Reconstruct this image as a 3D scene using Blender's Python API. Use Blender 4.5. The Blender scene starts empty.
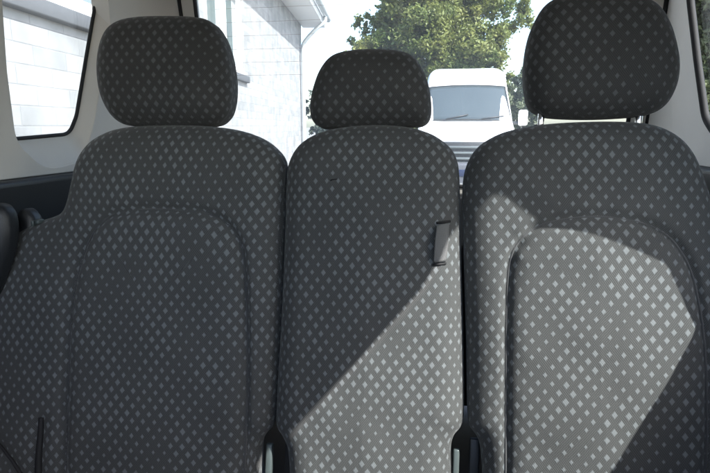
import bpy, bmesh, math, random
import numpy as np
from mathutils import Vector, Matrix
random.seed(7); RNG = np.random.default_rng(11)
S = bpy.context.scene; COL = S.collection
R = math.radians

# ------------------------------------------------------------------ camera
YAW, PITCH, FPX, CAMZ = R(10.0), R(11.3), 552.0, 1.40
cd = bpy.data.cameras.new('camera'); cam = bpy.data.objects.new('camera', cd); COL.objects.link(cam)
cd.sensor_width = 36; cd.lens = 36 * FPX / 710; cd.clip_start = .02; cd.clip_end = 2000
cam.location = (0, 0, CAMZ); cam.rotation_euler = (R(90) - PITCH, 0, YAW)
S.camera = cam
CAM = np.array((0, 0, CAMZ))
_f = np.array((-math.sin(YAW) * math.cos(PITCH), math.cos(YAW) * math.cos(PITCH), -math.sin(PITCH)))
_r = np.array((math.cos(YAW), math.sin(YAW), 0)); _u = np.cross(_r, _f)
def ray(u, v): return _f + _r * (u - 355) / FPX + _u * (236.5 - v) / FPX
class Plane:
    """a real plane in the car: origin, two in-plane axes, normal"""
    def __init__(s, o, e1, e2):
        s.o = np.array(o, float); s.e1 = np.array(e1, float) / np.linalg.norm(e1); s.e2 = np.array(e2, float) / np.linalg.norm(e2)
        s.n = np.cross(s.e1, s.e2)
    def hit(s, p, d):
        t = np.dot(s.o - p, s.n) / np.dot(d, s.n); q = p + d * t - s.o
        return np.array((np.dot(q, s.e1), np.dot(q, s.e2)))
    def pix(s, u, v): return s.hit(CAM, ray(u, v))
    def at(s, a, b, n=0.0): return s.o + s.e1 * a + s.e2 * b + s.n * n
    def M(s, n=0.0):
        o = s.o + s.n * n
        return Matrix([[s.e1[i], s.e2[i], s.n[i], o[i]] for i in range(3)] + [[0, 0, 0, 1]])

SUN = np.array((.62, -.40, .68)); SUN /= np.linalg.norm(SUN)      # towards the sun

# ------------------------------------------------------------------ materials
def mat(name):
    m = bpy.data.materials.new(name); m.use_nodes = True
    return m, m.node_tree.nodes, m.node_tree.links, m.node_tree.nodes['Principled BSDF']
def simple(name, col, rough=.6, metal=0, var=.08, scale=20, bump=.0, bscale=200, sheen=0):
    m, N, L, b = mat(name)
    tc = N.new('ShaderNodeTexCoord'); nz = N.new('ShaderNodeTexNoise'); nz.inputs['Scale'].default_value = scale; nz.inputs['Detail'].default_value = 5
    L.new(tc.outputs['Object'], nz.inputs['Vector'])
    mx = N.new('ShaderNodeMix'); mx.data_type = 'RGBA'
    mx.inputs['A'].default_value = (*[c * (1 - var) for c in col], 1); mx.inputs['B'].default_value = (*[min(1, c * (1 + var)) for c in col], 1)
    L.new(nz.outputs['Fac'], mx.inputs['Factor']); L.new(mx.outputs['Result'], b.inputs['Base Color'])
    b.inputs['Roughness'].default_value = rough; b.inputs['Metallic'].default_value = metal
    if sheen: b.inputs['Sheen Weight'].default_value = sheen
    if bump:
        n2 = N.new('ShaderNodeTexNoise'); n2.inputs['Scale'].default_value = bscale; n2.inputs['Detail'].default_value = 4
        L.new(tc.outputs['Object'], n2.inputs['Vector'])
        bp = N.new('ShaderNodeBump'); bp.inputs['Strength'].default_value = bump; bp.inputs['Distance'].default_value = .002
        L.new(n2.outputs['Fac'], bp.inputs['Height']); L.new(bp.outputs['Normal'], b.inputs['Normal'])
    return m
def glass_mat(name, tint=(.93, .95, .95), refl=.05, veil=0):
    m = bpy.data.materials.new(name); m.use_nodes = True; N = m.node_tree.nodes; L = m.node_tree.links; N.clear()
    o = N.new('ShaderNodeOutputMaterial'); t = N.new('ShaderNodeBsdfTransparent'); g = N.new('ShaderNodeBsdfGlossy'); x = N.new('ShaderNodeMixShader')
    t.inputs['Color'].default_value = (*tint, 1); g.inputs['Roughness'].default_value = .02
    x.inputs[0].default_value = refl
    L.new(t.outputs[0], x.inputs[1]); L.new(g.outputs[0], x.inputs[2]); L.new(x.outputs[0], o.inputs[0])
    if veil:    # pale scatter mixed in to imitate veiling glare on the pane
        d = N.new('ShaderNodeBsdfTranslucent'); d.inputs['Color'].default_value = (.8, .8, .78, 1); y = N.new('ShaderNodeMixShader')
        tc = N.new('ShaderNodeTexCoord'); nz = N.new('ShaderNodeTexNoise'); nz.inputs['Scale'].default_value = 5; nz.inputs['Detail'].default_value = 6; L.new(tc.outputs['Object'], nz.inputs['Vector'])
        mr = N.new('ShaderNodeMapRange'); L.new(nz.outputs['Fac'], mr.inputs['Value'])
        for k, v in (('From Min', .3), ('From Max', .7), ('To Min', veil * .75), ('To Max', veil * 1.25)): mr.inputs[k].default_value = v
        L.new(mr.outputs[0], y.inputs[0]); L.new(x.outputs[0], y.inputs[1]); L.new(d.outputs[0], y.inputs[2]); L.new(y.outputs[0], o.inputs[0])
    return m
def fabric(name, base, dia, pu=.0224, pv=.0294, seed=0.0):
    m, N, L, b = mat(name)
    def mth(op, a, c=None, d=None):
        n = N.new('ShaderNodeMath'); n.operation = op
        for i, x in enumerate((a, c, d)):
            if x is None: continue
            if isinstance(x, (int, float)): n.inputs[i].default_value = x
            else: L.new(x, n.inputs[i])
        return n.outputs[0]
    uv = N.new('ShaderNodeUVMap'); uv.uv_map = 'UVMap'
    # slight irregularity of the weave
    wn = N.new('ShaderNodeTexNoise'); wn.inputs['Scale'].default_value = 9; wn.inputs['Detail'].default_value = 2
    L.new(uv.outputs[0], wn.inputs['Vector'])
    ws = N.new('ShaderNodeVectorMath'); ws.operation = 'MULTIPLY_ADD'; ws.inputs[1].default_value = (.006, .006, 0)
    L.new(wn.outputs['Color'], ws.inputs[0]); L.new(uv.outputs[0], ws.inputs[2])
    sp = N.new('ShaderNodeSeparateXYZ'); L.new(ws.outputs[0], sp.inputs[0])
    a = mth('MULTIPLY', sp.outputs[0], 1 / pu); c = mth('MULTIPLY', sp.outputs[1], 1 / pv)
    p = mth('ADD', a, c); q = mth('SUBTRACT', a, c)
    ip = mth('ROUND', p); iq = mth('ROUND', q)
    dp = mth('ABSOLUTE', mth('SUBTRACT', p, ip)); dq = mth('ABSOLUTE', mth('SUBTRACT', q, iq))
    dist = mth('MAXIMUM', dp, dq)
    cv = N.new('ShaderNodeCombineXYZ'); L.new(ip, cv.inputs[0]); L.new(iq, cv.inputs[1]); cv.inputs[2].default_value = seed
    cn = N.new('ShaderNodeTexNoise'); cn.inputs['Scale'].default_value = .17; cn.inputs['Detail'].default_value = 2.5
    L.new(cv.outputs[0], cn.inputs['Vector'])
    h = N.new('ShaderNodeMapRange'); L.new(cn.outputs['Fac'], h.inputs['Value'])
    for k, v in (('From Min', .34), ('From Max', .58), ('To Min', .135), ('To Max', .250)): h.inputs[k].default_value = v
    e = mth('SUBTRACT', h.outputs[0], dist)
    dm = N.new('ShaderNodeMapRange'); dm.interpolation_type = 'SMOOTHSTEP'; L.new(e, dm.inputs['Value'])
    for k, v in (('From Min', -.05), ('From Max', .075), ('To Min', 0), ('To Max', 1)): dm.inputs[k].default_value = v
    # yarn hatch, two diagonals
    K = 2 * math.pi * 6.0
    s1 = mth('SINE', mth('MULTIPLY', p, K)); s2 = mth('SINE', mth('MULTIPLY', q, K))
    rn = N.new('ShaderNodeTexNoise'); rn.inputs['Scale'].default_value = 14; L.new(uv.outputs[0], rn.inputs['Vector'])
    bal = N.new('ShaderNodeMapRange'); L.new(rn.outputs['Fac'], bal.inputs['Value'])
    for k, v in (('From Min', .35), ('From Max', .65)): bal.inputs[k].default_value = v
    s2b = mth('ADD', mth('MULTIPLY', s2, bal.outputs[0]), mth('MULTIPLY', s1, mth('SUBTRACT', 1.0, bal.outputs[0])))
    hat = mth('MULTIPLY_ADD', mth('ADD', s2b, mth('MULTIPLY', mth('MULTIPLY', s1, s2), .6)), .22, .5)
    fz = N.new('ShaderNodeTexNoise'); fz.inputs['Scale'].default_value = 900; fz.inputs['Detail'].default_value = 3; L.new(uv.outputs[0], fz.inputs['Vector'])
    lo = N.new('ShaderNodeTexNoise'); lo.inputs['Scale'].default_value = 5; lo.inputs['Detail'].default_value = 4; L.new(uv.outputs[0], lo.inputs['Vector'])
    g1 = N.new('ShaderNodeMix'); g1.data_type = 'RGBA'; L.new(hat, g1.inputs['Factor'])
    g1.inputs['A'].default_value = (*[x * .40 for x in base], 1); g1.inputs['B'].default_value = (*[x * 1.6 for x in base], 1)
    g2 = N.new('ShaderNodeMix'); g2.data_type = 'RGBA'; L.new(mth('MULTIPLY', dm.outputs[0], .9), g2.inputs['Factor'])
    L.new(g1.outputs['Result'], g2.inputs['A']); g2.inputs['B'].default_value = (*dia, 1)
    fac = mth('MULTIPLY', mth('MULTIPLY_ADD', fz.outputs['Fac'], .5, .75), mth('MULTIPLY_ADD', lo.outputs['Fac'], .3, .85))
    g3 = N.new('ShaderNodeVectorMath'); g3.operation = 'SCALE'; L.new(g2.outputs['Result'], g3.inputs[0]); L.new(fac, g3.inputs['Scale'])
    L.new(g3.outputs[0], b.inputs['Base Color'])
    b.inputs['Roughness'].default_value = .85; b.inputs['Sheen Weight'].default_value = .12; b.inputs['Sheen Roughness'].default_value = .45
    b.inputs['Specular IOR Level'].default_value = .25
    hh = mth('ADD', mth('MULTIPLY', hat, .5), mth('ADD', mth('MULTIPLY', dm.outputs[0], .6), mth('MULTIPLY', fz.outputs['Fac'], .5)))
    bp = N.new('ShaderNodeBump'); bp.inputs['Strength'].default_value = .6; bp.inputs['Distance'].default_value = .0012
    L.new(hh, bp.inputs['Height']); L.new(bp.outputs['Normal'], b.inputs['Normal'])
    return m
FB = fabric('seat_fabric', (.0570, .0585, .0578), (.146, .158, .162))
FBH = fabric('headrest_fabric', (.043, .043, .0425), (.094, .098, .100), .0236, .0285, 3.3)
M = dict(
    trim=simple('lit_trim', (.88, .87, .85), .55, bump=.15, bscale=600, var=.03),  # lightened copy of the trim, imitating daylight on the right pillar
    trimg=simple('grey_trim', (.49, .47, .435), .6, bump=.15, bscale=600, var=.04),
    liner=simple('roof_cloth', (.42, .41, .395), .9, bump=.2, bscale=400),
    dark=simple('dark_plastic', (.015, .017, .020), .42, bump=.25, bscale=500),
    black=simple('black_rubber', (.008, .008, .009), .75, bump=.1),
    chrome=simple('chrome', (.75, .76, .78), .12, 1, var=.02),
    steel=simple('painted_steel', (.075, .092, .090), .4, .2),
    pipe=simple('seam_cord', (.050, .051, .052), .8, sheen=.2, bump=.4, bscale=900),
    carpet=simple('carpet', (.03, .03, .032), .95, bump=.5, bscale=300),
    strap=simple('strap_webbing', (.085, .087, .087), .7, bump=.5, bscale=700),
    glass=glass_mat('window_glass'),
    hazy=glass_mat('hazy_glass', veil=.042),
    wire=simple('heater_wire', (.25, .16, .12), .5),
)

# ------------------------------------------------------------------ object helpers
def link(name, me, m, parent=None, smooth=True):
    o = bpy.data.objects.new(name, me); COL.objects.link(o)
    if m and not me.materials: me.materials.append(m)
    if smooth:
        for p in me.polygons: p.use_smooth = True
    if parent is not None:
        root = parent; off = Vector((0, 0, 0))
        while root is not None: off += root.location; root = root.parent
        me.transform(Matrix.Translation(-off)); o.parent = parent
    return o
def tag(o, label=None, cat=None, group=None, kind=None):
    for k, v in (('label', label), ('category', cat), ('group', group), ('kind', kind)):
        if v: o[k] = v
    return o
def thing(name, loc, label, cat, group=None):
    o = bpy.data.objects.new(name, None); COL.objects.link(o); o.location = loc; o.empty_display_size = .1
    return tag(o, label, cat, group)
def mesh(verts, faces, uvs=None):
    me = bpy.data.meshes.new('mesh'); me.from_pydata([tuple(v) for v in verts], [], faces)
    if uvs is not None:
        l = me.uv_layers.new(name='UVMap'); idx = np.empty(len(me.loops), int); me.loops.foreach_get('vertex_index', idx)
        l.data.foreach_set('uv', np.asarray(uvs)[idx].astype(np.float32).ravel())
    me.validate(); me.update(); return me
def autosmooth(me, ang=35):
    bm = bmesh.new(); bm.from_mesh(me)
    for f in bm.faces: f.smooth = True
    for e in bm.edges:
        if len(e.link_faces) == 2 and e.calc_face_angle(0) > R(ang): e.smooth = False
    bm.to_mesh(me); bm.free(); return me
def catmull(pts, n, closed=True):
    P = np.asarray(pts, float); k = len(P); out = []
    seg = k if closed else k - 1
    for i in range(seg):
        g = lambda j: P[j % k] if closed else P[min(max(j, 0), k - 1)]
        p0, p1, p2, p3 = g(i - 1), g(i), g(i + 1), g(i + 2)
        for t in np.linspace(0, 1, 14, endpoint=False):
            out.append(.5 * (2 * p1 + (p2 - p0) * t + (2 * p0 - 5 * p1 + 4 * p2 - p3) * t * t + (3 * p1 - p0 - 3 * p2 + p3) * t ** 3))
    if not closed: out.append(P[-1])
    out = np.array(out)
    return resample(out, n, closed)
def resample(P, n, closed=True):
    P = np.asarray(P, float)
    Q = np.vstack([P, P[:1]]) if closed else P
    d = np.r_[0, np.cumsum(np.linalg.norm(np.diff(Q, axis=0), axis=1))]
    t = np.linspace(0, d[-1], n, endpoint=not closed)
    return np.stack([np.interp(t, d, Q[:, i]) for i in range(P.shape[1])], 1)
def rounded(pts, r, seg=6):
    """polygon with rounded corners; r a number or one per corner"""
    P = np.asarray(pts, float); k = len(P); out = []
    for i in range(k):
        a, b, c = P[i - 1], P[i], P[(i + 1) % k]; ri = r[i] if hasattr(r, '__len__') else r
        u = (a - b) / np.linalg.norm(a - b); w = (c - b) / np.linalg.norm(c - b)
        ri = min(ri, .45 * np.linalg.norm(a - b), .45 * np.linalg.norm(c - b))
        s, e = b + u * ri, b + w * ri
        for t in np.linspace(0, 1, seg): out.append((1 - t) ** 2 * s + 2 * t * (1 - t) * b + t * t * e)
    return np.array(out)
def panel(loops, thick, bevel, Mx):
    """flat sheet with holes, bevelled rims"""
    cu = bpy.data.curves.new('c', 'CURVE'); cu.dimensions = '2D'; cu.fill_mode = 'BOTH'
    cu.extrude = max(thick / 2 - bevel, 1e-4); cu.bevel_depth = bevel; cu.bevel_resolution = 2; cu.offset = -bevel
    for lp in loops:
        s = cu.splines.new('POLY'); s.points.add(len(lp) - 1); s.use_cyclic_u = True
        for p, q in zip(s.points, lp): p.co = (q[0], q[1], 0, 1)
    o = bpy.data.objects.new('c', cu); COL.objects.link(o)
    me = bpy.data.meshes.new_from_object(o.evaluated_get(bpy.context.evaluated_depsgraph_get()))
    bpy.data.objects.remove(o); bpy.data.curves.remove(cu)
    me.transform(Mx); me.materials.clear()
    return autosmooth(me, 40)
def tube(path, rad, closed=False, sides=10):
    P = np.asarray(path, float); n = len(P); V = []; F = []
    rad = np.broadcast_to(np.asarray(rad, float), (n,))
    T = np.roll(P, -1, 0) - np.roll(P, 1, 0)
    if not closed: T[0] = P[1] - P[0]; T[-1] = P[-1] - P[-2]
    T /= np.linalg.norm(T, axis=1)[:, None]
    up = np.array((0, 0, 1.)) if abs(T[0][2]) < .9 else np.array((1., 0, 0))
    for i in range(n):
        up = up - T[i] * np.dot(up, T[i]); up /= np.linalg.norm(up); sd = np.cross(T[i], up)
        for k in range(sides):
            a = 2 * math.pi * k / sides; V.append(P[i] + (up * math.cos(a) + sd * math.sin(a)) * rad[i])
    for i in range(n if closed else n - 1):
        j = (i + 1) % n
        for k in range(sides):
            l = (k + 1) % sides; F.append((i * sides + k, i * sides + l, j * sides + l, j * sides + k))
    if not closed: F.append(tuple(range(sides))[::-1]); F.append(tuple((n - 1) * sides + k for k in range(sides)))
    return mesh(V, F)
def box(c, s, bev=.0, seg=2, rot=None):
    bm = bmesh.new(); bmesh.ops.create_cube(bm, size=1); bmesh.ops.scale(bm, vec=s, verts=bm.verts)
    if bev: bmesh.ops.bevel(bm, geom=bm.edges[:], offset=bev, segments=seg, affect='EDGES', profile=.5)
    if rot: bmesh.ops.rotate(bm, matrix=rot, verts=bm.verts)
    bmesh.ops.translate(bm, vec=c, verts=bm.verts)
    me = bpy.data.meshes.new('b'); bm.to_mesh(me); bm.free(); return autosmooth(me, 50)
def join(*ms):
    bm = bmesh.new()
    for m_ in ms: bm.from_mesh(m_)
    me = bpy.data.meshes.new('j'); bm.to_mesh(me); bm.free(); return me

# ------------------------------------------------------------------ upholstery
def nearest(P, Q):
    d = np.full(len(P), 9.); v = np.zeros((len(P), 2))
    for s in range(0, len(P), 4000):
        D = P[s:s + 4000, None] - Q[None]; r = (D ** 2).sum(-1); k = r.argmin(1); i = np.arange(len(k))
        d[s:s + 4000] = np.sqrt(r[i, k]); v[s:s + 4000] = D[i, k]
    return d, v
def vnoise(P, f, seed):
    g = np.random.default_rng(seed).standard_normal((64, 64)); x = P * f + 20
    i = np.floor(x).astype(int); t = x - i; t = t * t * (3 - 2 * t); i %= 63
    a = g[i[:, 0], i[:, 1]] * (1 - t[:, 0]) + g[i[:, 0] + 1, i[:, 1]] * t[:, 0]
    b = g[i[:, 0], i[:, 1] + 1] * (1 - t[:, 0]) + g[i[:, 0] + 1, i[:, 1] + 1] * t[:, 0]
    return a * (1 - t[:, 1]) + b * t[:, 1]
class Pad:
    """a padded cushion: outline in the plane, rounded rim, crown, seams pressed in"""
    def __init__(s, plane, outline, T, Rr, crown, cw, back=.06, seams=(), grooves=(), n0=0.0, wr=.0011, seed=1, nb=420, nr=70, centre=None):
        s.pl = plane; s.out = resample(outline, nb); s.dense = resample(outline, nb * 2)
        s.T, s.R, s.crown, s.cw, s.seams, s.grooves, s.n0, s.wr, s.seed = T, Rr, crown, cw, seams, grooves, n0, wr, seed
        c = np.array(centre if centre is not None else s.out.mean(0)); q = np.linspace(0, 1, nr); f = 1 - (1 - q) ** 1.7
        P = [c[None]] + [c + (s.out - c) * k for k in f[1:]]
        P2 = np.vstack(P); h, ext = s.height(P2)
        h[-nb:] = 0
        V = [plane.at(p[0], p[1], n0 + k) for p, k in zip(P2, h)]
        UV = list(P2 + ext); F = []
        for k in range(nb): F.append((0, 1 + k, 1 + (k + 1) % nb))
        for r in range(nr - 2):
            a = 1 + r * nb; b_ = a + nb
            for k in range(nb):
                l = (k + 1) % nb; F.append((a + k, b_ + k, b_ + l, a + l))
        # rim and back
        last = 1 + (nr - 2) * nb; nrm = s.out - c; ex = ext[-nb:]
        _, inw = 0, None
        tang = np.roll(s.out, -1, 0) - np.roll(s.out, 1, 0); tang /= np.linalg.norm(tang, axis=1)[:, None]
        area = np.sum(s.out[:, 0] * np.roll(s.out[:, 1], -1) - np.roll(s.out[:, 0], -1) * s.out[:, 1])
        ow = np.stack([tang[:, 1], -tang[:, 0]], 1) * (1 if area > 0 else -1)
        prof = [(0, -.25 * back), (.0, -.5 * back), (.006, -.75 * back), (.016, -.93 * back), (.03, -back)]
        if back > .04 and T > .05 and Rr > .05: prof = [(.003, -.2 * back), (.010, -.45 * back), (.022, -.7 * back), (.038, -.9 * back), (.055, -back)]
        cur = last
        for (ins, n) in prof:
            st = len(V)
            for k in range(nb):
                p = s.out[k] + (c - s.out[k]) / max(np.linalg.norm(c - s.out[k]), .01) * ins
                V.append(plane.at(p[0], p[1], n0 + n)); UV.append(s.out[k] + ex[k] + ow[k] * (-n))
            for k in range(nb):
                l = (k + 1) % nb; F.append((cur + k, st + k, st + l, cur + l))
            cur = st
        V.append(plane.at(c[0], c[1], n0 - back)); UV.append(c)
        for k in range(nb): F.append((cur + k, len(V) - 1, cur + (k + 1) % nb))
        if area < 0: F = [t[::-1] for t in F]
        s.me = mesh(V, F, UV)
    def height(s, P2):
        d, v = nearest(P2, s.dense)
        x = np.clip(1 - d / s.R, 0, 1)
        h = s.T * np.sqrt(np.clip(1 - x ** 2.2, 0, 1)) + s.crown * (1 - np.exp(-(d / s.cw) ** 2))
        w = np.clip(d / s.R, 0, 1)
        for (curve, dep, wid, inner, puff) in s.seams:
            ds, _ = nearest(P2, curve)
            ins = inside(P2, inner)
            h -= w * dep * np.exp(-(ds / wid) ** 2)
            h += w * .0007 * vnoise(P2, 48, s.seed + 3) * np.exp(-(ds / .028) ** 2)
            h += w * puff * np.where(ins, 1 - np.exp(-(ds / .018) ** 2), .35 * (1 - np.exp(-(ds / .02) ** 2)))
        for (curve, dep, wid) in s.grooves:
            ds, _ = nearest(P2, curve); h -= dep * np.exp(-(ds / wid) ** 4)
        h += w * s.wr * (vnoise(P2, 9, s.seed) + .5 * vnoise(P2, 22, s.seed + 1))
        arc = s.R * (np.arcsin(np.clip(x, 0, 1)) - x) * (s.T / s.R)
        ext = -v / np.maximum(d, 1e-4)[:, None] * arc[:, None]
        for (curve, dep, wid, inner, puff) in s.seams:      # the cloth runs down into the seam
            ds, vs = nearest(P2, curve); xx = np.linspace(0, .12, 1200)
            f = -dep * np.exp(-(xx / wid) ** 2) - puff * np.exp(-(xx / .018) ** 2); df = np.gradient(f, xx)
            e = np.r_[0, np.cumsum(np.sqrt(1 + df[1:] ** 2) - 1) * (xx[1] - xx[0])]
            ext = ext + vs / np.maximum(ds, 1e-4)[:, None] * (np.interp(ds, xx, e) * np.exp(-(ds / .10) ** 2))[:, None]
        return h, ext
    def at(s, p, n=0.0):
        h, _ = s.height(np.array([p])); return s.pl.at(p[0], p[1], s.n0 + h[0] + n)
def inside(P, Q):
    r = np.zeros(len(P), bool); j = len(Q) - 1
    for i in range(len(Q)):
        a, b = Q[i], Q[j]
        c = ((a[1] > P[:, 1]) != (b[1] > P[:, 1]))
        with np.errstate(divide='ignore', invalid='ignore'):
            r ^= c & (P[:, 0] < (b[0] - a[0]) * (P[:, 1] - a[1]) / (b[1] - a[1] + 1e-12) + a[0])
        j = i
    return r

REC = R(13)
SP = Plane((0, 1.10, 1.30), (1, 0, 0), (0, math.sin(REC), math.cos(REC)))       # mid plane of the backrests; normal faces the camera side
HP = Plane((0, 1.125, 1.40), (1, 0, 0), (0, math.sin(R(6)), math.cos(R(6))))
assert SP.n[1] < 0
def px(plane, pts): return np.array([plane.pix(*p) for p in pts])
FLOOR = .36
SPF = Plane(SP.o + SP.n * .066, SP.e1, SP.e2)     # the front face of the padding
SEATS = dict(
  left=dict(out=[(-3, 266), (11, 241), (28, 229), (45, 221), (61, 215.5), (69, 210), (73, 200), (77, 182), (81, 165), (88, 151), (100, 139), (120, 130), (150, 126.5), (200, 126.5), (236, 130), (262, 138), (279, 150), (287, 165),
      (286, 205), (284, 270), (281, 340), (277, 405), (274, 424), (266, 434), (262, 446), (261, 470), (261, 520), (240, 548), (140, 552), (50, 548), (-8, 535), (-20, 480), (-22, 400), (-17, 320)],
      cen=(160, 330), head=[(101, 72), (103, 50), (110, 32), (122, 22), (140, 18), (165, 17), (195, 18), (212, 22.5), (223, 38), (230, 60), (233, 85), (231.5, 105), (226, 118), (213, 125.5), (180, 126.5), (136, 126), (122, 123), (112, 113), (104, 95)],
      posts=((145, 200))),
  mid=dict(out=[(288, 182), (290, 165), (298, 149), (312, 137.5), (335, 129.5), (370, 126), (405, 127.5), (430, 134), (447, 145), (456, 158), (459.5, 180), (461, 250), (463.5, 350), (464, 408), (461.5, 424), (454, 434), (451, 446), (451, 470), (451, 520), (435, 545), (372, 550), (310, 545),
      (292, 520), (291, 470), (289, 446), (284, 434), (278.5, 424), (278, 405), (281.5, 340), (285, 270), (287, 215)],
      cen=(372, 320), head=[(311, 105), (314, 88), (321, 70), (332, 57), (348, 51.5), (375, 49.5), (400, 51.5), (414, 57.5), (423, 70), (428.5, 85), (431, 103), (430, 117), (424, 124.5), (412, 126.5), (370, 127.5), (330, 128.5), (318, 126), (312, 118)],
      posts=((340, 402))),
  right=dict(out=[(462, 196), (464.5, 172), (473, 153), (488, 140), (510, 131), (545, 125), (590, 122.5), (630, 123), (655, 127), (675, 137), (690, 153), (700, 175), (711, 210), (719, 255), (724, 350), (722, 440), (716, 520), (690, 548), (600, 552), (510, 548), (483, 520),
      (482, 470), (480, 446), (476, 434), (469, 424), (467, 405), (466, 340), (464, 270), (462.5, 225)],
      cen=(592, 325), head=[(524, 70), (527, 45), (533, 25), (543, 8), (557, -1), (580, -5), (610, -6), (640, -2), (658, 8), (670, 28), (677, 55), (677.5, 75), (673, 92), (664, 106), (650, 114), (625, 117), (590, 118.5), (555, 117.5), (540, 114.5), (529, 106), (525, 90)],
      posts=((541, 639))),
)
ARCH = dict(left=[(60, 560), (64, 470), (67, 380), (71, 300), (78, 258), (90, 232), (107, 216), (130, 210.5), (160, 209), (195, 211), (220, 220), (235, 238), (241, 265), (243, 320), (243, 400), (239, 473), (236, 560)],
            right=[(508, 560), (507, 473), (507, 380), (508, 300), (511, 262), (519, 243), (534, 229), (560, 220), (600, 217), (640, 222), (668, 234), (688, 256), (701, 290), (709, 340), (712, 420), (710, 560)])
LAB = dict(left='rear seat beside the left window, its patterned fabric all in shade',
           mid='narrow middle rear seat with a low headrest and a small grey strap loop',
           right='rear seat beside the right pillar, its tall headrest raised on two chrome posts')
pads = {}
for key, sd in SEATS.items():
    out = catmull(px(SP, sd['out']), 900)
    seams = []; grooves = []
    if key in ARCH:
        cv = catmull(px(SPF, ARCH[key]), 500, False)
        seams = [(cv, .013, .0075, cv, .009) if key == 'left' else (cv, .0095, .0070, cv, .0065)]
    if key == 'left':
        grooves = [(resample(px(SPF, [(43, 421), (41, 450), (38, 500), (36, 560)]), 80, False), .006, .016),
                   (resample(px(SPF, [(-12, 434), (2, 446), (14, 460), (26, 476), (34, 500)]), 80, False), .005, .010)]
    c = SP.pix(*sd['cen']); w = SP.at(*c)
    t = thing('rear_seat', (w[0], 1.02, FLOOR), LAB[key], 'seat', 'row of three rear seats')
    pad = Pad(SP, out, .052, .058, .020 if key != 'mid' else .014, .14, back=.075, seams=seams, grooves=grooves, seed=len(key), centre=c, nr=66, nb=420)
    pads[key] = pad
    b = link('backrest', pad.me, FB, t)
    if key in ARCH:
        pth = [pad.at(p, .0002) for p in resample(cv, 260, False) if inside(np.array([p]), pad.out)[0]]
        link('seam_piping', tube(pth, .0024, sides=8), M['pipe'], b)
    if key == 'left':
        for pts, ra in (([(43, 417), (42.5, 430), (41, 450), (39, 480), (37, 540)], .0092), ([(-14, 434), (0, 446), (13, 460), (25, 477), (33, 500)], .0045)):
            q = resample(px(SPF, pts), 40, False)
            link('dark_slot', tube([pad.at(p, .003) for p in q], np.linspace(.3, 1, 40) ** .5 * ra, sides=10), M['black'], b)  # black tubes stand in for the shaded slot and gap
    # headrest
    ho = catmull(px(HP, sd['head']), 700); hc = ho.mean(0)
    hp = Pad(HP, ho, .050, .055, .016, .09, back=.055, seed=5 + len(key), nr=56, nb=360, centre=hc, wr=.0008)
    hd = link('headrest', hp.me, FBH, t)
    for u in sd['posts']:
        v = 121
        a = HP.pix(u, v); p = HP.at(a[0], a[1], -.002)
        link('headrest_post', tube([p + np.array((0, .0, .05)), p + np.array((0, 0, -.06))], .0062, sides=16), M['chrome'], t)
        a2 = SP.pix(u, 127); g = SP.at(a2[0], a2[1], .0)
        link('post_guide', box((p[0], p[1] + .01, g[2] - .006), (.026, .024, .022), .006), M['black'], t)
    # seat cushion, below the frame
    xs = out[:, 0]; x0, x1 = xs.min() + .02, xs.max() - .02
    CP = Plane(((x0 + x1) / 2, .74, .60), (1, 0, 0), (0, -1, .10)); 
    if CP.n[2] < 0: CP = Plane(((x0 + x1) / 2, .74, .60), (1, 0, 0), (0, 1, -.10))
    hw = (x1 - x0) / 2
    cu = Pad(CP, resample(rounded([(-hw, -.26), (hw, -.26), (hw, .24), (-hw, .24)], .07), 400), .05, .06, .015, .12, back=.10, nr=30, nb=200)
    link('cushion', cu.me, FB, t)
    link('seat_base', box(((x0 + x1) / 2, .76, .43), (hw * 1.6, .42, .14), .02), M['dark'], t)
    # metal hinge bars in the notches; dark bars stand in for the shaded gaps
    def bar(us, vs, n, m, nm, w=.016):
        a = SP.pix(us, vs); p = SP.at(a[0], a[1], n)
        link(nm, box(tuple(p), (w, .012, .17), .003, rot=Matrix.Rotation(-REC, 3, 'X')), m, t)
    if key == 'left': bar(267.5, 486, -.005, M['steel'], 'hinge_bar', .014)
    if key == 'mid': bar(455.0, 494, -.005, M['steel'], 'hinge_bar', .012); bar(286, 486, -.02, M['black'], 'dark_gap_bar', .02)
    if key == 'right': bar(474, 486, -.02, M['dark'], 'dark_gap_bar', .02)
    if key == 'mid':
        lp = px(SP, [(437.5, 226.5), (449.5, 224), (448.5, 243), (446.5, 261), (434.5, 262.5), (435.5, 244)])
        ctr = lp.mean(0); base = pad.at(ctr)
        V = []; nn = len(lp)
        q = resample(rounded(lp, .003), 48)
        rows = [(1.0, -.004), (1.0, .0070), (.97, .0088), (.90, .0095)]
        F = []
        for (sc, n) in rows:
            for pnt in q:
                c2 = ctr + (pnt - ctr) * sc; bow = .004 * math.sin(math.pi * min(1, max(0, (pnt[1] - lp[:, 1].min()) / np.ptp(lp[:, 1]))))
                V.append(pad.at(c2, n + (bow if n > 0 else 0)))
        for r in range(3):
            for k in range(48):
                l = (k + 1) % 48; F.append((r * 48 + k, r * 48 + l, (r + 1) * 48 + l, (r + 1) * 48 + k))
        F.append(tuple(3 * 48 + k for k in range(48)))
        link('strap_loop', autosmooth(mesh(V, F), 50), M['strap'], b, smooth=False)
        # black cords across both ends of the strap
        for (pa, pb) in (((437, 224.5), (450, 222.6)), ((433.5, 264.2), (446, 263))):
            link('strap_end', tube([pad.at(SP.pix(*pa), .001), pad.at((SP.pix(*pa) + SP.pix(*pb)) / 2, .002), pad.at(SP.pix(*pb), .001)], .0026, sides=8), M['black'], b)
        th = [pad.at(SP.pix(u, v), .0004) for u, v in ((337, 184.4), (339, 183.6), (341.5, 183.4), (343, 183.0))]
        link('dark_mark', tube(th, .0011, sides=6), M['black'], b)  # thin black tube drawn for a small stain mark

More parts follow.
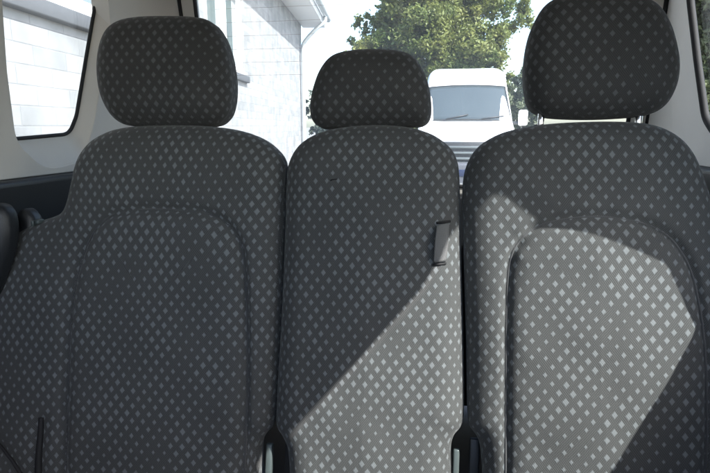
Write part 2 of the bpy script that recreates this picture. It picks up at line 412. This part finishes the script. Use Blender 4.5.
# ------------------------------------------------------------------ the car the seats stand in
car = thing('passenger_car', (-.16, 0, 0), 'pale trimmed interior of a people carrier around three rear seats', 'car')
LW = Plane((-.985, 0, 1.25), (0, 1, 0), (.15, 0, 1))                # left wall, normal towards the inside (+x)
RW = Plane((.585, 0, 1.25), (0, 1, 0), (-.12, 0, 1))               # right wall, normal (+x) towards the outside
TG = Plane((0, 1.75, 1.20), (1, 0, 0), (0, -.25, 1))               # tailgate, normal (-y) inside
ROOF = 1.86
# left wall with rear quarter window and an unseen front window put in for sky fill
glL = px(LW, [(5, -70), (5, 0), (10, 70), (19, 143), (84, 136.5), (91, 118), (101, 58), (111, 0), (122, -70)])
trL = px(LW, [(2, -75), (3, 0), (8, 72), (17, 142), (46, 170), (84, 160), (95, 119), (105, 58), (114.5, 0), (126, -75)])
glLr = resample(rounded(glL, [.02, .005, .005, .01, .03, .01, .005, .005, .02]), 200)
trLr = resample(rounded(trL, [.02, .005, .005, .03, .06, .03, .01, .005, .005, .02]), 200)
i0 = ((trLr - glLr[0]) ** 2).sum(1).argmin(); trLr = np.roll(trLr, -i0, 0)
top = (ROOF - 1.25) * 1.02
frontL = rounded([(-1.25, .12), (.74, .12), (.70, .48), (-.75, .48)], .06)
b0 = LW.pix(40, 176)[1]
outer = [(-1.7, b0), (1.62, b0), (1.50, top), (-.4, top), (-1.7, .1)]
o = link('side_wall', panel([outer, trLr, frontL], .03, .004, LW.M(-.015)), M['trimg'], car, False)
# window reveal (loft), seal, glass
def reveal(name, P, inner, outerl, n0, n1, m):
    k = len(inner); V = [P.at(p[0], p[1], n0) for p in inner] + [P.at(*((p + q) / 2), (n0 + n1) / 2) for p, q in zip(inner, outerl)] + [P.at(p[0], p[1], n1) for p in outerl]
    F = []
    for r in range(2):
        for i in range(k):
            j = (i + 1) % k; F.append((r * k + i, r * k + j, (r + 1) * k + j, (r + 1) * k + i))
    return mesh(V, F)
win = link('side_window', reveal('r', LW, trLr, glLr, -.004, -.045, None), M['trimg'], car)
link('window_seal', tube([LW.at(p[0], p[1], -.043) for p in glLr], .0048, True), M['black'], win)
link('window_pane', panel([glLr], .004, .0005, LW.M(-.05)), M['glass'], win, False)
link('side_window', panel([frontL], .004, .0005, LW.M(-.03)), M['glass'], car, False)
# dark lower trim, left
lo = [(-1.7, -.95), (1.72, -.95), (1.65, b0), (-1.7, b0)]
link('lower_trim', panel([lo], .05, .012, LW.M(-.004)), M['dark'], car, False)
# right wall: rear window in view, an unseen opening shaped for the sun patch, front window
lit = [(290, 545), (287, 466), (272, 452), (420, 288), (435, 264), (449, 234), (460, 208), (467, 193), (480, 188), (503, 198), (528, 219), (548, 235), (600, 252), (658, 269), (696, 328), (605, 466), (552, 545)]
SPf = Plane(SP.o + SP.n * .060, SP.e1, SP.e2)
ap = np.array([RW.hit(SPf.at(*SPf.pix(*p)), SUN) for p in lit])
print('APERTURE', [(round(float(RW.at(*a)[1]), 2), round(float(RW.at(*a)[2]), 2)) for a in ap])
glR = px(RW, [(687, -60), (688, 0), (695, 60), (703, 118), (714, 136), (742, 150), (730, -60)])
glRr = resample(rounded(glR, [.02, .01, .01, .02, .03, .03, .03]), 160)
frontR = rounded([(-1.25, .12), (.02, .12), (.02, .48), (-.75, .48)], .06)
bR = RW.pix(702, 166)[1]
AP = resample(rounded(ap, [.004] * len(ap)), 500)
bw = min(bR, AP[:, 1].min() - .05)
outerR = [(-1.7, bw), (1.05, bw), (1.09, bR), (RW.pix(672, 140)[0], bR), (RW.pix(672, 100)[0] + .02, RW.pix(672, 100)[1]), (RW.pix(671, 0)[0], RW.pix(671, 0)[1]), (RW.pix(668, -60)[0], top), (-.4, top), (-1.7, .1)]
link('side_wall', panel([outerR, glRr, frontR, AP], .008, .002, RW.M(.004)), M['trim'], car, False)
win = link('side_window', tube([RW.at(p[0], p[1], .005) for p in glRr], .0085, True), M['black'], car)
link('window_pane', panel([glRr], .004, .0005, RW.M(.012)), M['glass'], win, False)
link('side_window', panel([AP], .004, .0005, RW.M(.02)), M['glass'], car, False)  # pane over the unseen opening shaped from the sun patch
link('side_window', panel([frontR], .004, .0005, RW.M(.02)), M['glass'], car, False)
link('lower_trim', panel([[(-1.7, -.95), (1.72, -.95), (1.65, bR), (1.09, bR), (1.05, bw), (-1.7, bw)]], .05, .012, RW.M(.010)), M['dark'], car, False)
# tailgate
xl = TG.pix(201, 40)[0]; xr = TG.pix(634, 60)[0]; xl2 = TG.pix(183, 20)[0]; xr2 = TG.pix(654, 60)[0]
zb_ = TG.pix(463, 187)[1]
hole = rounded([(xl - .03, zb_), (xr + .02, zb_), (xr, .68), (xl, .68)], .07)
hole = resample(hole, 200)
tgl = zb_ - .03
tgo = resample(rounded([(xl2 - .02, tgl), (xr2 + .02, tgl), (xr2 - .0, .76), (xl2, .76)], [.01, .01, .1, .1]), 200)
tg = link('tailgate', panel([tgo, hole], .03, .006, TG.M(-.02)), M['trimg'], car, False)
link('lower_trim', panel([[(xl2 - .03, -.86), (xr2 + .03, -.86), (xr2 + .02, tgl), (xl2 - .02, tgl)]], .05, .01, TG.M(-.02)), M['dark'], tg, False)
link('tailgate_seal', tube([TG.at(p[0], p[1], -.006) for p in tgo], .006, True), M['black'], tg)
link('window_seal', tube([TG.at(p[0], p[1], -.008) for p in hole], .006, True), M['black'], tg)
link('rear_pane', panel([hole], .004, .0005, TG.M(-.03)), M['hazy'], tg, False)
v0 = TG.pix(260, 8)[1]; dv = v0 - TG.pix(260, 22.3)[1]
wires = [tube([TG.at(xl + .045, v0 + dv * k, -.0265), TG.at(xr - .045, v0 + dv * k, -.0265)], .00028, sides=6) for k in range(-5, 4)]
wires.append(tube([TG.at(TG.pix(222, 20)[0], v0 + dv * 3, -.0265), TG.at(TG.pix(222, 20)[0], v0 - dv * 5, -.0265)], .0004, sides=6))
link('heater_wires', join(*wires), M['wire'], tg)
# corner posts that close wall to tailgate
for P, xe, sgn in ((LW, xl2, 1), (RW, xr2, -1)):
    V = []; F = []
    zs = np.linspace(.35, 1.86, 12)
    for z in zs:
        xw = (-.985 + .15 * (z - 1.25)) if sgn > 0 else (.592 - .12 * (z - 1.25)); ln = .20 if sgn > 0 else .32
        yt = 1.75 - .25 * (z - 1.2); xt = xe - sgn * .012 - (.04 * (1.2 - z) if z < 1.2 else 0) * sgn
        y0_ = yt - ln if sgn > 0 else 1.528; a = np.array((xw + sgn * .0, y0_)); m_ = np.array((xw + sgn * .003, yt - .04)); c = np.array((xt, yt + .004))
        for t in np.linspace(0, 1, 9): V.append((*( (1 - t) ** 2 * a + 2 * t * (1 - t) * m_ + t * t * c), z))
        V.append((xt - sgn * .0, yt + .05, z)); V.append((xw - sgn * .05, yt + .05, z)); V.append((xw - sgn * (.05 if sgn > 0 else .008), y0_, z))
    kk = 12
    for r in range(len(zs) - 1):
        for i in range(kk):
            j = (i + 1) % kk; F.append((r * kk + i, r * kk + j, (r + 1) * kk + j, (r + 1) * kk + i))
    link('corner_post', autosmooth(mesh(V, F), 50), M['trimg'] if sgn > 0 else M['trim'], car, False)
# roof lining, floor
link('roof_lining', box((-.2, .66, ROOF + .02), (1.62, 2.12, .04), .01), M['liner'], car, False)
link('floor', box((-.2, .3, FLOOR - .06), (1.9, 4.1, .06), .01), M['carpet'], car, False)
for xc_ in (-.62, .24):
    fp = Plane((xc_, -.30, .98), (1, 0, 0), (0, -math.sin(R(12)), math.cos(R(12))))
    fo = resample(rounded([(-.28, -.42), (.28, -.42), (.28, .22), (.2, .40), (-.2, .40), (-.28, .22)], .1), 300)
    link('front_seat_blocker', Pad(fp, fo, .05, .06, .01, .1, back=.08, nr=24, nb=160).me, M['carpet'], car)  # unseen backs added to darken the lower rear seats
link('dash_blocker', box((-.2, -1.45, .72), (1.52, .5, .78), .08, 4), M['dark'], car, False)  # unseen block added to cut the fill light from the front
# black pieces by the left wall
def lump(name, pts, y0, T, m, back=.03):
    P = Plane((0, y0, 1.2), (1, 0, 0), (0, .1, 1)); ou = catmull(px(P, pts), 300)
    pd = Pad(P, ou, T, T * 1.2, .004, .03, back=back, nr=24, nb=160, wr=.0003)
    return link(name, pd.me, m, car)
lump('side_armrest', [(-25, 206), (-5, 203), (6, 206), (11, 216), (12.5, 235), (9.5, 256), (3, 275), (-8, 300), (-28, 320), (-34, 260)], .98, .022, M['dark'])
lump('latch_cover', [(12, 262), (14.5, 236), (18, 217), (25, 208.5), (32, 211), (37, 221), (38, 240), (30, 262)], 1.06, .016, M['dark'])
PB = Plane((0, 1.04, 1.2), (1, 0, 0), (0, 0, 1))
for (u, v, w, h, m_) in ((35.2, 223, .006, .012, 'steel'), (39.5, 221.5, .010, .009, 'steel')):
    a = PB.pix(u, v); link('latch_striker', box(tuple(PB.at(*a)), (w, .02, h), .002), M[m_], car)

# ------------------------------------------------------------------ outside: ground
m, N, L, b = mat('asphalt'); tc = N.new('ShaderNodeTexCoord'); nz = N.new('ShaderNodeTexNoise'); nz.inputs['Scale'].default_value = 40; nz.inputs['Detail'].default_value = 8
n2 = N.new('ShaderNodeTexNoise'); n2.inputs['Scale'].default_value = .6; cr = N.new('ShaderNodeMix'); cr.data_type = 'RGBA'
cr.inputs['A'].default_value = (.13, .125, .115, 1); cr.inputs['B'].default_value = (.26, .25, .23, 1)
ad = N.new('ShaderNodeMath'); ad.operation = 'MULTIPLY_ADD'; ad.inputs[1].default_value = .5
L.new(tc.outputs['Object'], nz.inputs['Vector']); L.new(tc.outputs['Object'], n2.inputs['Vector']); L.new(nz.outputs['Fac'], ad.inputs[0])
h2 = N.new('ShaderNodeMath'); h2.operation = 'MULTIPLY'; h2.inputs[1].default_value = .5; L.new(n2.outputs['Fac'], h2.inputs[0]); L.new(h2.outputs[0], ad.inputs[2])
L.new(ad.outputs[0], cr.inputs['Factor']); L.new(cr.outputs['Result'], b.inputs['Base Color']); b.inputs['Roughness'].default_value = .9
g = link('ground', mesh([(-500, -500, 0), (500, -500, 0), (500, 500, 0), (-500, 500, 0)], [(0, 1, 2, 3)]), m); tag(g, kind='structure')

# ------------------------------------------------------------------ house on the left
HX = -3.39; HANG = R(7.4)
m, N, L, b = mat('painted_blocks'); tc = N.new('ShaderNodeTexCoord'); br = N.new('ShaderNodeTexBrick'); mp = N.new('ShaderNodeMapping')
mp.inputs['Rotation'].default_value = (R(90), 0, R(90)); L.new(tc.outputs['Object'], mp.inputs['Vector'])
sx = N.new('ShaderNodeSeparateXYZ'); cx = N.new('ShaderNodeCombineXYZ'); L.new(tc.outputs['Object'], sx.inputs[0]); L.new(sx.outputs[1], cx.inputs[0]); L.new(sx.outputs[2], cx.inputs[1])
L.new(cx.outputs[0], br.inputs['Vector'])
br.inputs['Scale'].default_value = 1; br.inputs['Brick Width'].default_value = .30; br.inputs['Row Height'].default_value = .10; br.inputs['Mortar Size'].default_value = .006
br.inputs['Color1'].default_value = (.31, .315, .32, 1); br.inputs['Color2'].default_value = (.235, .245, .25, 1); br.inputs['Mortar'].default_value = (.215, .225, .23, 1); br.inputs['Mortar Smooth'].default_value = 1.0
nz = N.new('ShaderNodeTexNoise'); nz.inputs['Scale'].default_value = 5; nz.inputs['Detail'].default_value = 8; L.new(tc.outputs['Object'], nz.inputs['Vector'])
mx = N.new('ShaderNodeMix'); mx.data_type = 'RGBA'; mx.blend_type = 'MULTIPLY'; mx.inputs['Factor'].default_value = .55
L.new(br.outputs['Color'], mx.inputs['A']); L.new(nz.outputs['Color'], mx.inputs['B']); 
rp = N.new('ShaderNodeMapRange'); L.new(nz.outputs['Fac'], rp.inputs['Value'])
for k, v in (('From Min', .3), ('From Max', .7), ('To Min', .52), ('To Max', 1.08)): rp.inputs[k].default_value = v
L.new(rp.outputs[0], mx.inputs['B']); L.new(mx.outputs['Result'], b.inputs['Base Color']); b.inputs['Roughness'].default_value = .85
bp = N.new('ShaderNodeBump'); bp.inputs['Strength'].default_value = .2; bp.inputs['Distance'].default_value = .01
L.new(br.outputs['Fac'], bp.inputs['Height']); bp.invert = True; L.new(bp.outputs['Normal'], b.inputs['Normal'])
BLOCK = m
WHITE = simple('white_paint', (.78, .78, .77), .45, var=.03)
GREY = simple('grey_sill', (.075, .08, .088), .7, bump=.3, bscale=60)
ROOFM = simple('roof_sheet', (.12, .11, .11), .6, var=.2, scale=6)
GUT = simple('gutter_metal', (.50, .54, .56), .4, .3)
DG = simple('dark_window_glass', (.13, .16, .17), .05, var=.2, scale=2)
house = thing('house', (HX, 5, 0), 'pale block house with white eave, downpipe and grey window sills', 'house')
HP2 = Plane((HX, 0, 0), (0, 1, 0), (0, 0, 1))
EZ = 3.60; YE = 12.4
XF = Matrix.Translation((HX, YE, 0)) @ Matrix.Rotation(HANG, 4, 'Z') @ Matrix.Translation((-HX, -YE, 0))
def hlink(name, me, m, parent, smooth=True):
    me.transform(XF); return link(name, me, m, parent, smooth)
wins = ((2.3, 3.75, 2.04, 3.25), (5.5, 7.03, 2.04, 3.25))
loops = [[(-3, 0), (YE, 0), (YE, EZ), (-3, EZ)]] + [[(a, z0), (c, z0), (c, z1), (a, z1)] for a, c, z0, z1 in wins]
wl = hlink('wall', join(panel(loops, .3, .004, HP2.M(-.15)), box((HX - 5.5, YE - .15, EZ / 2), (10.38, .3, EZ)), box((HX - 5.5, -2.85, EZ / 2), (10.38, .3, EZ))), BLOCK, house, False)
for a, c, z0, z1 in wins:
    fr = []; t_ = .075; lowt = .095; xx = HX - .06
    mid = (a + c) / 2
    fr += [box((xx, (a + c) / 2, z0 + lowt / 2 + .001), (.09, c - a - .01, lowt), .008), box((xx, (a + c) / 2, z1 - t_ / 2 - .001), (.09, c - a - .01, t_), .008)]
    hs = (z1 - z0) - lowt - t_ - .006; zc = z0 + lowt + .003 + hs / 2
    for yy in (a + t_ / 2 + .006, mid, c - t_ / 2 - .006): fr.append(box((xx, yy, zc), (.086, t_, hs), .008))
    w_ = hlink('house_window', join(*fr), WHITE, house, False)
    hlink('pane', box((xx - .02, (a + c) / 2, (z0 + z1) / 2), (.02, c - a - .03, z1 - z0 - .03)), DG, w_, False)
    hlink('sill', box((HX + .0, (a + c) / 2, z0 - .045), (.10, c - a + .16, .085), .01), GREY, w_, False)
OV = .48
# roof: two slopes, soffit, fascia
rx0, rx1 = HX + OV, HX - 11 - OV; rid = (rx0 + rx1) / 2; rz = EZ + .06; rr = rz + (rx0 - rid) * .45; ya, yb = -3.5, YE + .35
V = [(rx0, ya, rz + .10), (rid, ya, rr + .10), (rx1, ya, rz + .10), (rx0, yb, rz + .10), (rid, yb, rr + .10), (rx1, yb, rz + .10)]
V += [(x, y, z - .09) for x, y, z in V]
F = [(0, 3, 4, 1), (1, 4, 5, 2), (6, 7, 10, 9), (7, 8, 11, 10), (0, 1, 7, 6), (1, 2, 8, 7), (3, 9, 10, 4), (4, 10, 11, 5), (0, 6, 9, 3), (2, 5, 11, 8)]
hlink('roof', mesh(V, F), ROOFM, house, False)
hlink('gable', mesh([(HX - .002, YE - .002, EZ), (HX - 11, YE - .002, EZ), (rid, YE - .002, rr - .1), (HX - .002, YE - .28, EZ), (HX - 11, YE - .28, EZ), (rid, YE - .28, rr - .1)], [(0, 1, 2), (5, 4, 3), (0, 2, 5, 3), (1, 4, 5, 2)]), BLOCK, house, False)
hlink('soffit', box((HX + OV / 2 - .01, (ya + yb) / 2, EZ - .01), (OV + .0, yb - ya - .02, .03), .004), WHITE, house, False)
hlink('fascia', box((rx0 + .0, (ya + yb) / 2, EZ + .07), (.03, yb - ya, .19), .004), WHITE, house, False)
gp = []
V = []; F = []
for y in (ya, yb + .02):
    for k in range(9):
        a = math.pi * k / 8; V.append((rx0 + .085 + .062 * math.cos(a), y, EZ + .15 - .062 * math.sin(a)))
    for k in range(8, -1, -1):
        a = math.pi * k / 8; V.append((rx0 + .085 + .055 * math.cos(a), y, EZ + .15 - .055 * math.sin(a)))
for k in range(18):
    l = (k + 1) % 18; F.append((k, l, 18 + l, 18 + k))
F.append(tuple(range(18))); F.append(tuple(range(35, 17, -1)))
hlink('gutter', mesh(V, F), GUT, house, False)
dy = YE - .30
hlink('downpipe', tube(catmull([(rx0 + .08, dy, EZ + .10), (rx0 + .07, dy, EZ - .02), (rx0 - .1, dy, EZ - .14), (HX + .16, dy, EZ - .36), (HX + .08, dy, EZ - .5), (HX + .07, dy, EZ - .9), (HX + .07, dy, .2)], 60, False), .042, sides=14), GUT, house)

# ------------------------------------------------------------------ white delivery van behind
VP_ = simple('van_paint', (.80, .81, .82), .25, var=.01)
VG = simple('van_glass', (.055, .07, .078), .15, var=.15, scale=1.2)
VB = simple('van_black_plastic', (.03, .032, .035), .5)
VGR = simple('van_grille_grey', (.10, .115, .12), .35)
VBL = simple('blue_plate', (.010, .018, .055), .4)
van = thing('delivery_van', (.23, 12.5, 0), 'white high roofed delivery van parked facing the rear window', 'van')
VX = .22; VY = 10.2
# stations: y offset, half width low, half width top, z low, z top, corner radius
ST = [(0.00, .80, .74, .42, .86, .10), (.06, .90, .82, .34, .98, .12), (.20, .97, .88, .30, 1.08, .14), (.50, .99, .90, .28, 1.22, .16), (.95, .995, .90, .28, 1.42, .14),
      (1.20, 1.0, .84, .28, 1.68, .14), (1.45, 1.0, .82, .28, 1.94, .15), (1.66, 1.0, .80, .28, 2.16, .17), (1.90, 1.0, .78, .28, 2.38, .17), (2.25, 1.0, .79, .28, 2.54, .17), (2.8, 1.0, .80, .28, 2.62, .2), (6.6, 1.0, .78, .28, 2.62, .2), (6.75, .97, .75, .32, 2.55, .2)]
def ring(st):
    y, wl_, wt, z0, z1, rr_ = st
    zb = min(1.15, z0 + (z1 - z0) * .55)
    lp = rounded([(-wl_ * .97, z0), (wl_ * .97, z0), (wl_, zb), (wt, z1), (-wt, z1), (-wl_, zb)], [.08, .08, .3, rr_, rr_, .3], 8)
    return [(VX + p[0], VY + y, p[1] + (.05 * (1 - (p[0] / 1.0) ** 2) if p[1] > z1 - .2 else 0)) for p in lp]
rings = [ring(s_) for s_ in ST]; k = len(rings[0]); V = [p for r_ in rings for p in r_]; F = []
for r_ in range(len(rings) - 1):
    for i in range(k):
        j = (i + 1) % k; F.append((r_ * k + i, (r_ + 1) * k + i, (r_ + 1) * k + j, r_ * k + j))
F.append(tuple(range(k))); F.append(tuple(range((len(rings) - 1) * k, len(rings) * k))[::-1])
link('body', autosmooth(mesh(V, F), 40), VP_, van, False)
def on_slope(x, s):   # point on the windscreen slope, s 0 bottom .. 1 top
    y = .97 + (1.66 - .97) * s; z = 1.445 + (2.19 - 1.445) * s
    return (VX + x, VY + y - .012 + .16 * (abs(x) / .9) ** 3 * .6, z + .05 * (1 - (x / .95) ** 2) + .012)
V = []; F = []; nx = 20
for r_ in range(9):
    s_ = r_ / 8
    for i in range(nx + 1): V.append(on_slope((-1 + 2 * i / nx) * (.86 - .10 * s_), .03 + .92 * s_))
for r_ in range(8):
    for i in range(nx): F.append((r_ * (nx + 1) + i, r_ * (nx + 1) + i + 1, (r_ + 1) * (nx + 1) + i + 1, (r_ + 1) * (nx + 1) + i))
wsc = mesh(V, F); bm = bmesh.new(); bm.from_mesh(wsc); bmesh.ops.solidify(bm, geom=bm.faces[:], thickness=.02); bm.to_mesh(wsc); bm.free()
ws = link('windscreen', wsc, VG, van)
rim = [V[i] for i in range(nx + 1)] + [V[r_ * (nx + 1) + nx] for r_ in range(1, 9)] + [V[8 * (nx + 1) + i] for i in range(nx - 1, -1, -1)] + [V[r_ * (nx + 1)] for r_ in range(7, 0, -1)]
link('windscreen_seal', tube(rim, .012, True, 6), VB, ws)
for sx_ in (-.38, .30):
    a = np.array(on_slope(sx_, .02)); c = np.array(on_slope(sx_ + .42, .13)); link('wiper', tube([a + (0, -.02, .02), c + (0, -.02, .02)], .012, sides=6), VB, ws)
gr = link('grille', box((VX, VY - .01, .95), (.92, .06, .36), .03), VB, van)
for z in (.83, .93, 1.03): link('grille_slat', box((VX, VY - .05, z), (.84, .05, .045), .012), VGR, gr)
link('bumper', join(box((VX, VY + .0, .53), (1.72, .28, .46), .06, 4)), simple('van_bumper_grey', (.07, .075, .09), .55), van)
pl = link('number_plate', box((VX, VY - .145, .58), (.52, .02, .12), .005), VBL, van)
for sg in (-1, 1):
    hl = link('headlight', box((VX + sg * .72, VY + .12, .98), (.30, .26, .36), .06, 4, Matrix.Rotation(sg * .35, 3, 'Z')), simple('headlight_lens', (.55, .58, .6), .08), van)
    mr = link('door_mirror', box((VX + sg * 1.09, VY + 1.18, 1.56), (.17, .12, .30), .04, 3), VP_, van)
    link('mirror_arm', tube([(VX + sg * .9, VY + 1.2, 1.46), (VX + sg * 1.08, VY + 1.18, 1.46)], .03), VB, mr)
    for yy in (.95, 5.3):
        P_ = [(VX + sg * .92 + dx, VY + yy, .34) for dx in (-.11, -.09, .09, .11)]
        wh = link('wheel', tube(P_, [.28, .33, .33, .28], sides=28), VB, van)
        link('rim', tube([(VX + sg * (.92 + d_), VY + yy, .34) for d_ in (.09, .118, .122)], [.2, .2, .16], sides=24), M['chrome'], wh)

# ------------------------------------------------------------------ foliage
def leafmat(name, c1, c2, trans):
    m, N, L, b = mat(name); tc = N.new('ShaderNodeTexCoord'); nz = N.new('ShaderNodeTexNoise'); nz.inputs['Scale'].default_value = 1.1; nz.inputs['Detail'].default_value = 6
    L.new(tc.outputs['Object'], nz.inputs['Vector']); rp = N.new('ShaderNodeMapRange'); L.new(nz.outputs['Fac'], rp.inputs['Value']); rp.inputs['From Min'].default_value = .35; rp.inputs['From Max'].default_value = .65
    mx = N.new('ShaderNodeMix'); mx.data_type = 'RGBA'; mx.inputs['A'].default_value = (*c1, 1); mx.inputs['B'].default_value = (*c2, 1); L.new(rp.outputs[0], mx.inputs['Factor'])
    L.new(mx.outputs['Result'], b.inputs['Base Color']); b.inputs['Roughness'].default_value = .5
    tr = N.new('ShaderNodeBsdfTranslucent'); ms = N.new('ShaderNodeMixShader'); ms.inputs[0].default_value = trans; L.new(mx.outputs['Result'], tr.inputs['Color'])
    L.new(b.outputs[0], ms.inputs[1]); L.new(tr.outputs[0], ms.inputs[2]); L.new(ms.outputs[0], N['Material Output'].inputs[0])
    return m
BARK = simple('bark', (.09, .07, .05), .9, var=.3, scale=12, bump=.8, bscale=30)
def plant(name, label, cat, base, blobs, nleaf, size, lm, trunk_r=.18, seed=1, per=.55, group=None):
    """blobs: list of (centre, radii): leaf clumps scattered through those volumes"""
    rg = np.random.default_rng(seed); t = thing(name, base, label, cat, group)
    big = blobs; blobs = []
    for c, r in big:
        for q in range(7):
            d = rg.standard_normal(3); d /= np.linalg.norm(d); f = rg.uniform(.3, .62)
            blobs.append((np.array(c) + d * np.array(r) * rg.uniform(.4, .95), np.array(r) * f))
    tot = sum(r[0] * r[1] * r[2] for _, r in blobs); C = []
    for c, r in blobs:
        n = int(nleaf * r[0] * r[1] * r[2] / tot); k = max(6, n // 110)
        d = rg.standard_normal((k, 3)); d /= np.linalg.norm(d, axis=1)[:, None]; rad = rg.uniform(.35, 1.0, k) ** .5
        cl = np.array(c) + d * rad[:, None] * np.array(r)
        w = rg.integers(0, k, n)
        C.append(cl[w] + rg.standard_normal((n, 3)) * per * np.array(r).mean() * .26)
    C = np.vstack(C); C = C[C[:, 2] > base[2] + .05]; n = len(C)
    nrm = rg.standard_normal((n, 3)); nrm[:, 2] += .6; nrm /= np.linalg.norm(nrm, axis=1)[:, None]
    a = np.cross(nrm, rg.standard_normal((n, 3))); a /= np.linalg.norm(a, axis=1)[:, None]; bb = np.cross(nrm, a)
    s = size * rg.uniform(.6, 1.4, n)[:, None]
    V = np.stack([C - a * s, C - bb * s * .5 + nrm * s * .12, C + a * s, C + bb * s * .5 + nrm * s * .12], 1).reshape(-1, 3)
    I = np.arange(n * 4).reshape(-1, 4)
    me = bpy.data.meshes.new('leaves'); me.from_pydata(V.tolist(), [], I.tolist()); me.update()
    link('crown', me, lm, t, False)
    top = np.mean([c for c, _ in blobs], 0); parts = []
    bs = np.array(base); tp = np.array((bs[0] + .1, bs[1], top[2]))
    parts.append(tube(catmull([bs - (0, 0, .1), bs * .6 + tp * .4 + np.array((.06, 0, 0)), tp], 16, False), np.linspace(trunk_r, trunk_r * .4, 16), sides=10))
    for c, r in big:
        st = bs + (tp - bs) * rg.uniform(.4, .8); parts.append(tube(catmull([st, (st + np.array(c)) / 2 + (0, 0, .15), np.array(c)], 10, False), np.linspace(trunk_r * .45, trunk_r * .1, 10), sides=7))
    link('trunk', join(*parts), BARK, t)
    return t
def gp(u, v, y):        # ground-frame point at distance y along the car axis
    d = ray(u, v); return CAM + d * (y / d[1])
# big tree behind the van
B = []
for (u, v, y, r) in ((385, 45, 20, 1.3), (370, 60, 19.5, 1.0), (415, 20, 20, 1.6), (440, 60, 19.5, 1.6), (470, 30, 20, 1.5), (485, 65, 19.5, 1.25), (445, -15, 20.5, 1.6), (410, 70, 19, 1.4), (475, 95, 19.5, 1.3), (420, 105, 20, 1.3), (465, 0, 20.5, 1.2), (495, 95, 20, .9), (390, 85, 20, 1.1), (400, 5, 20, 1.1), (440, -50, 20.5, 1.2)):
    B.append((gp(u, v, y), (r, r, r * .85)))
bp_ = gp(440, 150, 20); bp_[2] = 0
plant('leafy_tree', 'tall yellow green tree rising behind the white van', 'tree', tuple(bp_), B, 115000, .070, leafmat('sunlit_leaves', (.085, .125, .030), (.205, .220, .060), .35), .26, 3)
B = [(gp(u, v, 17.5), (r, r, r)) for u, v, r in ((512, 95, .55), (522, 108, .6), (540, 100, .7), (508, 114, .45), (530, 85, .6))]
bp_ = gp(520, 150, 17.5); bp_[2] = 0
plant('shrub', 'grey green bush to the right of the white van', 'shrub', tuple(bp_), B, 20000, .05, leafmat('dull_leaves', (.09, .115, .06), (.16, .185, .10), .25), .10, 5)
B = []
for (u, v, r) in ((700, 10, 1.2), (715, 60, 1.1), (690, 80, 1.1), (735, 20, 1.3), (720, 110, 1.1), (700, -40, 1.3), (750, 80, 1.2), (760, -20, 1.5), (690, 125, 1.0), (708, 35, 1.1), (704, 90, 1.0)):
    B.append((gp(u, v, 12.5 + r * .5), (r, r, r)))
bp_ = gp(715, 150, 13); bp_[2] = 0
plant('leafy_tree', 'dark green tree seen through the right side window', 'tree', tuple(bp_), B, 55000, .075, leafmat('shade_leaves', (.055, .08, .035), (.13, .15, .075), .25), .16, 8)
B = [(gp(u, v, 26), (r, r * .8, r)) for u, v, r in ((316, 104, .55), (322, 128, .8), (335, 115, .9), (350, 110, .9), (313, 92, .25), (330, 135, .8))]
bp_ = gp(330, 150, 26); bp_[2] = 0
plant('shrub', 'distant bush just past the house corner', 'shrub', tuple(bp_), B, 9000, .08, leafmat('distant_leaves', (.04, .06, .05), (.09, .11, .08), .2), .08, 9)

# ------------------------------------------------------------------ light
W = bpy.data.worlds.new('World'); S.world = W; W.use_nodes = True; N = W.node_tree.nodes; L = W.node_tree.links
sky = N.new('ShaderNodeTexSky'); sky.sky_type = 'NISHITA'; sky.sun_disc = False
el = math.asin(SUN[2]); az = math.atan2(SUN[0], SUN[1])
sky.sun_elevation = el; sky.sun_rotation = az; sky.air_density = 1.0; sky.dust_density = 2.0; sky.ozone_density = 1.0
L.new(sky.outputs[0], N['Background'].inputs['Color']); N['Background'].inputs['Strength'].default_value = .15
ld = bpy.data.lights.new('sun', 'SUN'); ld.energy = 2.95; ld.angle = R(.5); ld.color = (1, .975, .945)
sun = bpy.data.objects.new('sun', ld); COL.objects.link(sun); sun.rotation_euler = Vector(SUN).to_track_quat('Z', 'Y').to_euler()
S.view_settings.view_transform = 'Standard'; S.view_settings.look = 'None'; S.view_settings.gamma = 1; S.view_settings.exposure = 2.25
S.render.engine = 'CYCLES'
S.cycles.max_bounces = 12; S.cycles.diffuse_bounces = 6; S.cycles.transparent_max_bounces = 24
S.render.resolution_x = 1024; S.render.resolution_y = 682
